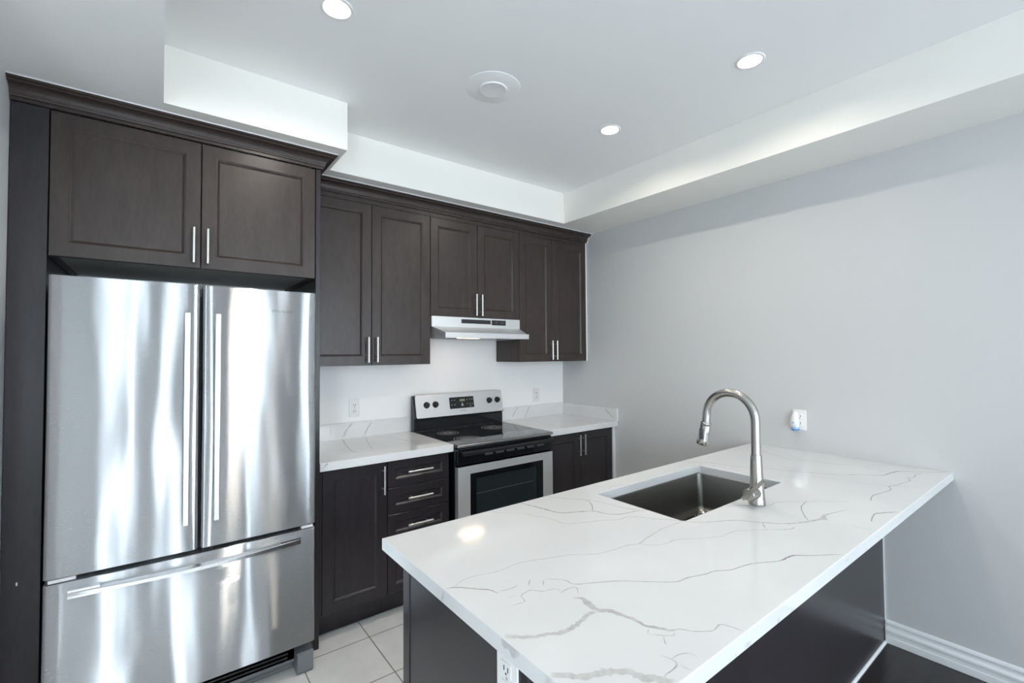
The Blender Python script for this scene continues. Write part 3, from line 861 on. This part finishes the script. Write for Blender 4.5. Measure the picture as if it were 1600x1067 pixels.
for k in range(10):
    a = 2 * math.pi * k / 10
    b.mat(1).box(DR[0] + .0165 * math.cos(a) - .0024, DR[0] + .0165 * math.cos(a) + .0024, DR[1] + .0165 * math.sin(a) - .0024, DR[1] + .0165 * math.sin(a) + .0024, SZ + .0048, SZ + .0058)
b.build('strainer', ['chrome', 'black_matte'], t)

# ------------------------------------------------------------------ faucet
FX, FY = -1.150, -2.228
t = thing('faucet', (FX, FY, ZP), 'brushed nickel gooseneck pull-down faucet standing beside the sink', 'faucet')
b = MB()
b.lathe([(.0285, .0), (.0290, .003), (.0282, .008), (.0245, .06), (.0215, .11), (.0198, .155), (.0190, .178), (.0180, .181)], (FX, FY, ZP + .0006), seg=40)
b.build('body', 'nickel', t)
R = 0.096
zc = 1.197
pts = [(FX, FY, ZP + .178), (FX, FY, 1.10), (FX, FY, 1.16)]
for k in range(21):
    a = math.pi * k / 20
    pts.append((FX, FY + R - R * math.cos(a), zc + R * math.sin(a) * 1.02))
pts += [(FX, FY + 2 * R + .0008, 1.185), (FX, FY + 2 * R + .002, 1.168)]
b = MB(); b.tube(pts, .0158, 24); b.build('spout', 'nickel', t)
hy = FY + 2 * R
b = MB()
def headpt(s):
    return (FX, hy + .002 + .016 * s, 1.172 - .092 * s)
S = [0, .03, .06, .13, .14, .16, .45, .8, .97, 1.0]
b.tube([headpt(s) for s in S], [.0170, .0195, .0200, .0200, .0184, .0200, .0212, .0240, .0252, .0232], 28)
hd = b.build('spray_head', 'nickel', t)
b = MB(); b.tube([headpt(.998), headpt(1.02)], [.0195, .0180], 24); b.build('spray_face', 'dark_grey', hd)
b = MB()
c0 = Vector(headpt(.50)); 
b.box(FX - .0265, FX - .0190, c0.y - .008, c0.y + .008, c0.z - .022, c0.z + .022, .003, 3)
b.build('spray_button', 'dark_grey', hd)['label'] = 'dark grey toggle button'
b = MB()
hz = ZP + .045
b.tube([(FX - .010, FY, hz), (FX - .058, FY, hz), (FX - .064, FY, hz), (FX - .066, FY, hz)], [.0220, .0220, .0214, .0198], 28)
hub = b.build('handle_hub', 'nickel', t)
b = MB()
d = Vector((0, -.68, .73)).normalized()
p0 = Vector((FX - .0695, FY, hz)) - d * .026
nvec = Vector((0, .73, .68)).normalized()
p0 += nvec * .002
def leverpts(s, w, th):
    c = p0 + d * s
    return [c - nvec * w + Vector((-th, 0, 0)), c + nvec * w + Vector((-th, 0, 0)), c + nvec * w + Vector((th, 0, 0)), c - nvec * w + Vector((th, 0, 0))]
vs = b.grid([leverpts(s, w, th) for s, w, th in ((0, .0055, .003), (.003, .0068, .0042), (.108, .0066, .0040), (.112, .0055, .003))], close_u=True, smooth=False)
b.cap(vs[0]); b.cap(vs[-1])
b.build('lever', 'nickel', t)

# ------------------------------------------------------------------ refrigerator
t = thing('refrigerator', (-2.77, -0.42, 0), 'stainless steel french-door refrigerator with a bottom freezer drawer', 'refrigerator')
FL, FR, FY0 = -3.2170, -2.3230, -0.780
b = MB(); b.box(FL + .006, FR - .006, -.700, -.05, .03, 1.735, .004); b.box(FL + .05, FR - .05, -.69, -.60, .03, .10)
b.mat(1).box(FL + .03, FR - .03, -.712, -.6995, .12, 1.70)
b.build('cabinet_body', ['mid_grey', 'black_matte'], t)
def slab_door(x0, x1, z0, z1, yb, bow_l, bow_r, bow=0.010, rad=0.012):
    """door slab whose front bows gently outwards over the whole refrigerator width"""
    def yf(x):
        u = (x - (FL + FR) / 2) / ((FR - FL) / 2)
        return FY0 - bow * (1 - u * u) + bow * .5
    pts = [(x0, yb)]
    for k in range(6):
        a = math.pi / 2 * k / 5
        pts.append((x0 + rad * (1 - math.cos(a)), yf(x0 + rad) + rad * (1 - math.sin(a))))
    n = 14
    for k in range(1, n):
        x = x0 + rad + (x1 - x0 - 2 * rad) * k / n
        pts.append((x, yf(x)))
    for k in range(6):
        a = math.pi / 2 * (5 - k) / 5
        pts.append((x1 - rad * (1 - math.cos(a)), yf(x1 - rad) + rad * (1 - math.sin(a))))
    pts.append((x1, yb))
    b = MB()
    rows = []
    cxm, cym = (x0 + x1) / 2, (yb + FY0) / 2
    for z, sh in ((z0, .003), (z0 + .001, .001), (z0 + .003, 0), (z1 - .003, 0), (z1 - .001, .001), (z1, .003)):
        rows.append([(x + (sh if x < cxm else -sh) * (1 if abs(x - cxm) > (x1 - x0) / 2 - .02 else 0), y + (sh if y < cym else 0), z) for x, y in pts])
    vs = b.grid(rows, close_u=True, smooth=True)
    b.cap(vs[0]); b.cap(vs[-1])
    return b, yf
b, yf = slab_door(FL, -2.7745, .674, 1.742, -.716, 1, 0)
dl = b.build('door', 'steel_brushed', t)
b, yf = slab_door(-2.7645, FR, .674, 1.740, -.716, 0, 1)
dr = b.build('door', 'steel_brushed', t)
b, yf = slab_door(FL, FR, .140, .656, -.716, 1, 1)
fz = b.build('freezer_drawer', 'steel_brushed', t)
for dd, x in ((dl, -2.8170), (dr, -2.7150)):
    b = MB()
    y = yf(x)
    b.box(x - .0105, x + .0105, y - .052, y - .034, .790, 1.622, .003, 2)
    for z in (.835, 1.577):
        b.box(x - .008, x + .008, y - .036, y + .002, z - .016, z + .016, .002)
    b.build('handle', 'fridge_handle', dd)
# freezer handle: a wide shallow bowed ledge
b = MB()
x0, x1 = -3.150, -2.392
rows = []
for k in range(25):
    u = k / 24
    x = x0 + (x1 - x0) * u
    e = 1 - (2 * u - 1) ** 2
    y = yf(x)
    fr_ = y - .028 - .026 * e
    zt_ = .628 - .004 * e
    rows.append([(x, fr_, zt_ - .014), (x, fr_, zt_ - .002), (x, fr_ + .003, zt_), (x, fr_ + .018, zt_ + .006), (x, fr_ + .019, zt_ - .002), (x, fr_ + .006, zt_ - .016)])
vs = b.grid(rows, close_u=True, smooth=False)
b.cap(vs[0]); b.cap(vs[-1])
for xa, xb in ((x0, x0 + .085), (x1 - .085, x1)):
    ym = yf((xa + xb) / 2)
    inner = xb if xa == x0 else xa
    outer_ = xa if xa == x0 else xb
    b.prism([(outer_, ym + .002), (outer_, ym - .026), (inner, ym - .034), (inner, ym + .002)], 'Z', .606, .634)
b.build('handle', 'fridge_handle', fz)
for xa, xb in ((FL + .012, FL + .085), (FR - .060, FR - .010)):
    b = MB(); b.box(xa, xb, -.772, -.700, .6585, .6715, .002); b.build('hinge_cover', 'white_plastic', t)['label'] = 'pale hinge cover'
b = MB(); b.box(FL + .03, FR - .03, -.700, -.66, .045, .132, .003)
for k in range(4):
    b.mat(1).box(FL + .1, FR - .1, -.7015, -.699, .058 + .018 * k, .066 + .018 * k)
b.build('base_grille', ['dark_grey', 'black_matte'], t)
for xa, xb in ((FL + .008, FL + .075), (FR - .072, FR - .004)):
    b = MB(); b.prism([(-.755, 0), (-.765, .012), (-.765, .085), (-.755, .095), (-.66, .110), (-.66, 0)], 'X', xa, xb); b.build('foot', 'mid_grey', t)
text_part('lettering', 'Whirlpool', .021, (-2.470, yf(-2.47) - .0005, 1.6470), (math.radians(90), 0, math.radians(.6)), 'grey_print', dr)

# ------------------------------------------------------------------ range
RX0, RX1 = -1.4960, -0.7370
RC = (RX0 + RX1) / 2
t = thing('kitchen_range', (RC, -0.33, 0), 'black and stainless electric range between the two back countertops', 'range')
b = MB(); b.box(RX0, RX1, -.630, -.025, .03, .890, .002); b.box(RX0 + .03, RX1 - .03, -.60, -.06, 0, .03)
b.build('body', 'black_gloss', t)
b = MB(); b.box(RX0 - .002, RX1 + .002, -.668, -.075, .890, .9080, .005, 3)
b.mat(1).box(RX0 - .001, RX1 + .001, -.6705, -.6635, .8905, .9060, .002, 2)
cook = b.build('cooktop', ['black_glass', 'handle_steel'], t)
for cx_, cy_, r in ((-1.325, -.515, .098), (-1.325, -.245, .075), (-.935, -.245, .098), (-.935, -.515, .075)):
    b = MB()
    for r0, r1 in ((r, r - .006), (r - .020, r - .026), (r - .036, r - .0395)):
        b.lathe([(r0, .0003), (r1, .0003)], (cx_, cy_, .9080), seg=40, capped=False)
    n = 26
    for k in range(n):
        a = 2 * math.pi * k / n
        c, s = math.cos(a), math.sin(a)
        p = [(cx_ + c * q - s * w, cy_ + s * q + c * w, .9083) for q, w in ((.012, -.001), (r - .044, -.0035), (r - .044, .0035), (.012, .001))]
        b.cap([b.bm.verts.new(v) for v in p])
    b.build('burner', 'burner', cook)
# backguard
b = MB()
b.prism([(-.075, .9085), (-.028, .9085), (-.028, 1.150), (-.040, 1.158), (-.055, 1.156), (-.088, 1.000), (-.075, .995)], 'X', RX0, RX1)
b.mat(0).prism([(-.082, .925), (-.074, .925), (-.074, .992), (-.084, .988)], 'X', RX0 + .02, RX1 - .02)
bg_ = b.build('backguard', 'black_gloss', t)
tilt = math.atan2(.055 - .088, 1.156 - 1.000)           # panel leans back
pu = Vector((0, .033, .156)).normalized()               # up along the panel
pn = Vector((0, -.156, .033)).normalized()              # out of the panel
po = Vector((RC, -.088, 1.000))
def pp(u, v, out):
    return po + Vector((u, 0, 0)) + pu * v + pn * out
def plate(mb, u0, u1, v0, v1, o0, o1, r=0.0, n=5):
    pts = rounded_rect(u0, u1, v0, v1, r, n) if r > 0 else [(u1, v1), (u0, v1), (u0, v0), (u1, v0)]
    rr = [[pp(x, y, o0) for x, y in pts], [pp(x, y, o1 - .001) for x, y in pts]]
    cxm, cym = (u0 + u1) / 2, (v0 + v1) / 2
    rr.append([pp(x - math.copysign(.001, x - cxm), y - math.copysign(.001, y - cym), o1) for x, y in pts])
    vs = mb.grid(rr, close_u=True, smooth=False)
    mb.cap(vs[0]); mb.cap(vs[-1])
W2 = (RX1 - RX0) / 2
b = MB(); plate(b, -W2 + .012, W2 - .003, .001, .164, -.002, .005, .016); pan = b.build('control_panel', 'steel_panel', bg_)
b = MB(); plate(b, -.098, .112, .048, .132, .004, .0075, .006); disp = b.build('display', 'black_gloss', bg_)
b = MB()
plate(b, -.012, .034, .098, .116, .0072, .0078)
b.build('clock_digits', 'green_digits', disp)
for u, v in ((-.085, .108), (-.060, .108), (-.085, .074), (-.060, .074), (.048, .108), (.072, .108), (.092, .108), (.048, .074), (.072, .074), (.092, .074), (.072, .058)):
    b = MB(); plate(b, u, u + .011, v, v + .0045, .0072, .0078); b.build('touch_key', 'pale_print', disp)
b = MB(); b.cap([b.bm.verts.new(pp(x, y, .0078)) for x, y in ((-.002, .066), (.018, .066), (.018, .071), (.012, .073), (.012, .086), (.004, .086), (.004, .073), (-.002, .071))])
b.build('start_symbol', 'pale_print', disp)
for u in (-.283, -.213, .253, .329):
    b = MB()
    c = pp(u, .090, .0045)
    rows = []
    ex, ey = Vector((1, 0, 0)), pu
    for r, h in ((.0235, 0), (.0230, .004), (.0190, .006), (.0180, .018), (.0165, .021)):
        rows.append([c + (ex * math.cos(2 * math.pi * k / 28) + ey * math.sin(2 * math.pi * k / 28)) * r + pn * h for k in range(28)])
    vs = b.grid(rows, close_u=True, smooth=True); b.cap(vs[0]); b.cap(vs[-1])
    plate(b, u - .0035, u + .0035, .073, .107, .024, .031, .003, 3)
    b.build('knob', 'black_matte', bg_)
tx = text_part('lettering', 'FRIGIDAIRE', .0105, pp(.010, .030, .0052), (math.radians(90) + math.atan2(-.033, .156), 0, 0), 'grey_print', bg_, .0002)
for u in (-.30, -.23, -.18):
    b = MB(); b.box(RC + u, RC + u + .028, -.052, -.040, 1.1555, 1.160); b.build('vent_slot', 'black_matte', bg_)
# front
b = MB(); b.box(RX0 + .002, RX1 - .002, -.655, -.630, .782, .884, .006, 3)
for k in range(6):
    b.mat(1).box(RX0 + .20 + k * .085, RX0 + .262 + k * .085, -.6565, -.652, .822, .838, .001, 1)
vent = b.build('vent_panel', ['black_gloss', 'dark_grey'], t)
b = MB()
dx0, dx1, dz0, dz1 = RX0 + .002, RX1 - .002, .205, .776
wx0, wx1, wz0, wz1 = RX0 + .088, RX1 - .088, .34, .728
for (a0, a1, c0, c1) in ((dx0, dx1, wz1, dz1), (dx0, dx1, dz0, wz0), (dx0, wx0, wz0, wz1), (wx1, dx1, wz0, wz1)):
    b.box(a0, a1, -.664, -.630, c0, c1)
dd = b.build('oven_door', 'steel_panel', t)
b = MB()
gx0, gx1, gz0, gz1 = wx0 + .044, wx1 - .052, wz0 + .04, wz1 - .034
for (a0, a1, c0, c1) in ((wx0, wx1, gz1, wz1), (wx0, wx1, wz0, gz0), (wx0, gx0, gz0, gz1), (gx1, wx1, gz0, gz1)):
    b.box(a0, a1, -.662, -.631, c0, c1)
b.build('window_surround', 'black_glass', dd)
b = MB(); b.box(gx0, gx1, -.657, -.640, gz0, gz1)
win = b.build('window', 'oven_window', dd)
b = MB(); b.box(gx0 + .004, gx1 - .03, -.6585, -.6565, .5985, .6005); b.build('rack_line', 'mid_grey', win)
b = MB()
b.tube([(RX0 + .012, -.690, .858), (RX1 - .012, -.690, .858)], .0135, 18)
for x in (RX0 + .035, RX1 - .035):
    b.box(x - .012, x + .012, -.690, -.650, .848, .868, .003)
b.build('handle', 'black_gloss', dd)
b = MB(); b.box(RX0 + .002, RX1 - .002, -.660, -.630, .05, .198, .004); b.build('storage_drawer', 'steel_panel', t)

# ------------------------------------------------------------------ range hood
t = thing('range_hood', (RC, -0.25, 1.55), 'slim stainless under-cabinet range hood above the range', 'range hood')
HX_0, HX_1 = -1.4880, -0.7520
zt, zm, zl, zb_ = 1.7030, 1.6350, 1.5885, 1.5530
yb1, yb2 = -.3250, -.4850
b = MB()
LX0, LX1 = -1.4750, -0.8120
# shell: vertical fascia, sloping apron, closed sides
v = [b.bm.verts.new(p) for p in (
    (HX_0, yb1, zt), (HX_1, yb1, zt), (HX_1, yb1, zm), (HX_0, yb1, zm),
    (LX0, yb2, zl), (LX1, yb2, zl),
    (HX_0, -.002, zt), (HX_1, -.002, zt), (HX_0, -.002, zb_ + .004), (HX_1, -.002, zb_ + .004),
    (LX0, yb2, zb_ + .004), (LX1, yb2, zb_ + .004))]
for f in ((0, 1, 2, 3), (3, 2, 5, 4), (0, 6, 7, 1)):
    b.bm.faces.new([v[i] for i in f])
b.bm.faces.new([v[i] for i in (0, 3, 4, 10, 8, 6)]); b.bm.faces.new([v[i] for i in (1, 7, 9, 11, 5, 2)])
b.bm.faces.new([v[i] for i in (8, 9, 7, 6)])
b.build('shell', 'steel_panel', t)
b = MB(); b.box(LX0 - .004, LX1 + .012, yb2 - .008, yb2 + .006, zb_, zl, .002, 2); b.build('front_lip', 'steel_panel', t)
b = MB(); b.prism([(LX0 + .003, yb2 + .007), (LX1 - .003, yb2 + .007), (HX_1 - .006, -.004), (HX_0 + .006, -.004)], 'Z', zb_ + .010, zb_ + .014)
b.build('underside', 'mid_grey', t)
b = MB(); b.box(-1.262, -1.018, yb1 - .0015, yb1 + .001, 1.662, 1.690); b.build('vent_slot', 'black_matte', t)
b = MB(); b.box(-1.008, -.885, yb1 - .003, yb1 + .001, 1.656, 1.692, .001, 1)
for x in (-.975, -.918):
    b.mat(1).box(x - .010, x + .010, yb1 - .006, yb1 - .002, 1.668, 1.682, .001, 1)
b.build('switch_panel', ['black_matte', 'dark_grey'], t)
b = MB(); b.box(-1.275, -1.115, -.390, -.285, zb_ + .0055, zb_ + .0095, .001, 1); b.build('lamp_lens', 'hood_lens', t)['label'] = 'glowing warm lamp lens'
b = MB(); b.box(-1.07, -.82, -.38, -.10, zb_ + .006, zb_ + .0095, .001, 1); b.build('grease_filter', 'nickel', t)

# ------------------------------------------------------------------ outlets
def duplex(loc, wall, label, name='wall_outlet', group='white duplex outlets', decora=False):
    """wall 'Y': on the back wall facing -Y; wall 'X': facing -X"""
    t = thing(name, loc, label, 'outlet', group)
    L = Vector(loc)
    def B(mb, u0, u1, o0, o1, v0, v1, bev=0.0):
        if wall == 'Y': mb.box(L.x + u0, L.x + u1, L.y - o1, L.y - o0, L.z + v0, L.z + v1, bev)
        else: mb.box(L.x - o1, L.x - o0, L.y - u1, L.y - u0, L.z + v0, L.z + v1, bev)
    b = MB(); B(b, -.035, .035, .0003, .0055, -.0575, .0575, .002); b.build('cover_plate', 'white_plastic', t)
    for s in (-1, 1):
        b = MB(); B(b, -.0165, .0165, .005, .0075, s * .0195 - .014, s * .0195 + .014, .0012); r = b.build('receptacle', 'white_plastic', t)
        b = MB()
        B(b, -.0078, -.0050, .0070, .0079, s * .0195 - .004, s * .0195 + .006); B(b, .0050, .0078, .0070, .0079, s * .0195 - .004, s * .0195 + .006)
        B(b, -.0022, .0022, .0070, .0079, s * .0195 - .0105, s * .0195 - .0065)
        b.build('slots', 'black_matte', r)
    b = MB(); B(b, -.003, .003, .005, .0062, -.003, .003, .001); b.build('screw', 'chrome', t)
    return t
duplex((-1.8860, 0, 1.102), 'Y', 'white duplex outlet above the left countertop upstand', group=None)
duplex((-0.3200, 0, 1.094), 'Y', 'white duplex outlet on the white wall right of the range', group=None)
duplex((0, -1.9420, 1.064), 'X', 'white outlet on the grey wall holding an air freshener', group=None)
duplex((BX, -2.2715, 0.790), 'X', 'white outlet on the dark end panel under the peninsula corner', group=None)
# plug-in air freshener
t = thing('air_freshener', (-.008, -1.928, 1.03), 'white and blue plug-in air freshener on the grey wall outlet', 'air freshener')
b = MB()
rows = []
for z, w, d0 in ((1.020, .016, .030), (1.026, .021, .038), (1.045, .0235, .046), (1.070, .0215, .044), (1.090, .0175, .036), (1.104, .0125, .026), (1.109, .006, .016)):
    rows.append([(-.0085 - d0 * .5 - d0 * .5 * math.sin(a) * (1 if math.sin(a) > 0 else 1), -1.928 + w * math.cos(a), z) for a in [2 * math.pi * k / 24 for k in range(24)]])
vs = b.grid(rows, close_u=True); b.cap(vs[0]); b.cap(vs[-1])
b.build('shell', 'white_plastic', t)
b = MB(); b.lathe([(.015, 0), (.019, .004), (.019, .0165)], (-.0285, -1.928, 1.004), seg=24); b.build('refill_bottle', 'pale_blue', t)['label'] = 'pale blue scented refill'
b = MB(); b.lathe([(.0195, .0), (.0200, .002), (.0200, .005), (.0195, .006)], (-.0285, -1.928, 1.007), seg=24); b.build('oil_band', 'blue_gel', t)['label'] = 'deep blue band'
b = MB(); b.box(-.0560, -.0515, -1.934, -1.922, 1.046, 1.055, .001, 1); b.build('dial', 'pale_blue', t)

# ------------------------------------------------------------------ ceiling fixtures
def pot_light(loc, label):
    t = thing('pot_light', loc, label, 'ceiling light', 'recessed ceiling lights')
    b = MB(); b.lathe([(.058, 0), (.058, -.002), (.055, -.004), (.0445, -.004), (.0435, -.001), (.0430, .0115), (.0445, .0115), (.0445, 0)], loc, seg=40, capped=False)
    b.build('trim_ring', 'light_trim', t)
    b = MB(); b.lathe([(.0428, .0145), (.0428, .0112), (.030, .0104), (.001, .0100)], loc, seg=32); b.build('lens', 'pot_lens', t)['label'] = 'glowing white lens'
    return t
p0_ = pot_light((-2.410, -1.372, ZC), 'glowing recessed ceiling light nearest the bulkhead over the refrigerator')
for loc, lab in (((-0.909, -2.124, ZC), 'glowing recessed ceiling light above the sink end of the peninsula'),
                 ((-0.917, -1.359, ZC), 'glowing recessed ceiling light nearest the kitchen wall corner'),
                 ((-2.410, -2.124, ZC), 'added unseen recessed ceiling light above the free end of the peninsula'),  # unseen extra light, added for even lighting
                 ((-1.65, -4.2, ZC), 'added unseen recessed ceiling light over the dark wood floor')):  # extra light behind the camera, added to even the room lighting
    c = copy_tree(p0_); c.location = loc; c['label'] = lab
t = thing('ceiling_cover', (-1.676, -1.302, ZC), 'round flat white blank cover plate with a small disc on the ceiling', 'cover plate')
b = MB(); b.lathe([(.128, 0), (.128, -.0012), (.1265, -.0018), (.06, -.0020)], (-1.676, -1.302, ZC), seg=56, capped=False)
b.cap(list(reversed([b.bm.verts.new((-1.676 + .06 * math.cos(2 * math.pi * k / 56), -1.302 + .06 * math.sin(2 * math.pi * k / 56), ZC - .0020)) for k in range(56)])))
b.build('cover_plate', 'ceiling', t)
b = MB(); b.lathe([(.066, -.002), (.066, -.006), (.063, -.0078), (.057, -.0066), (.001, -.0066)], (-1.668, -1.292, ZC), seg=48); b.build('disc', 'light_trim', t)
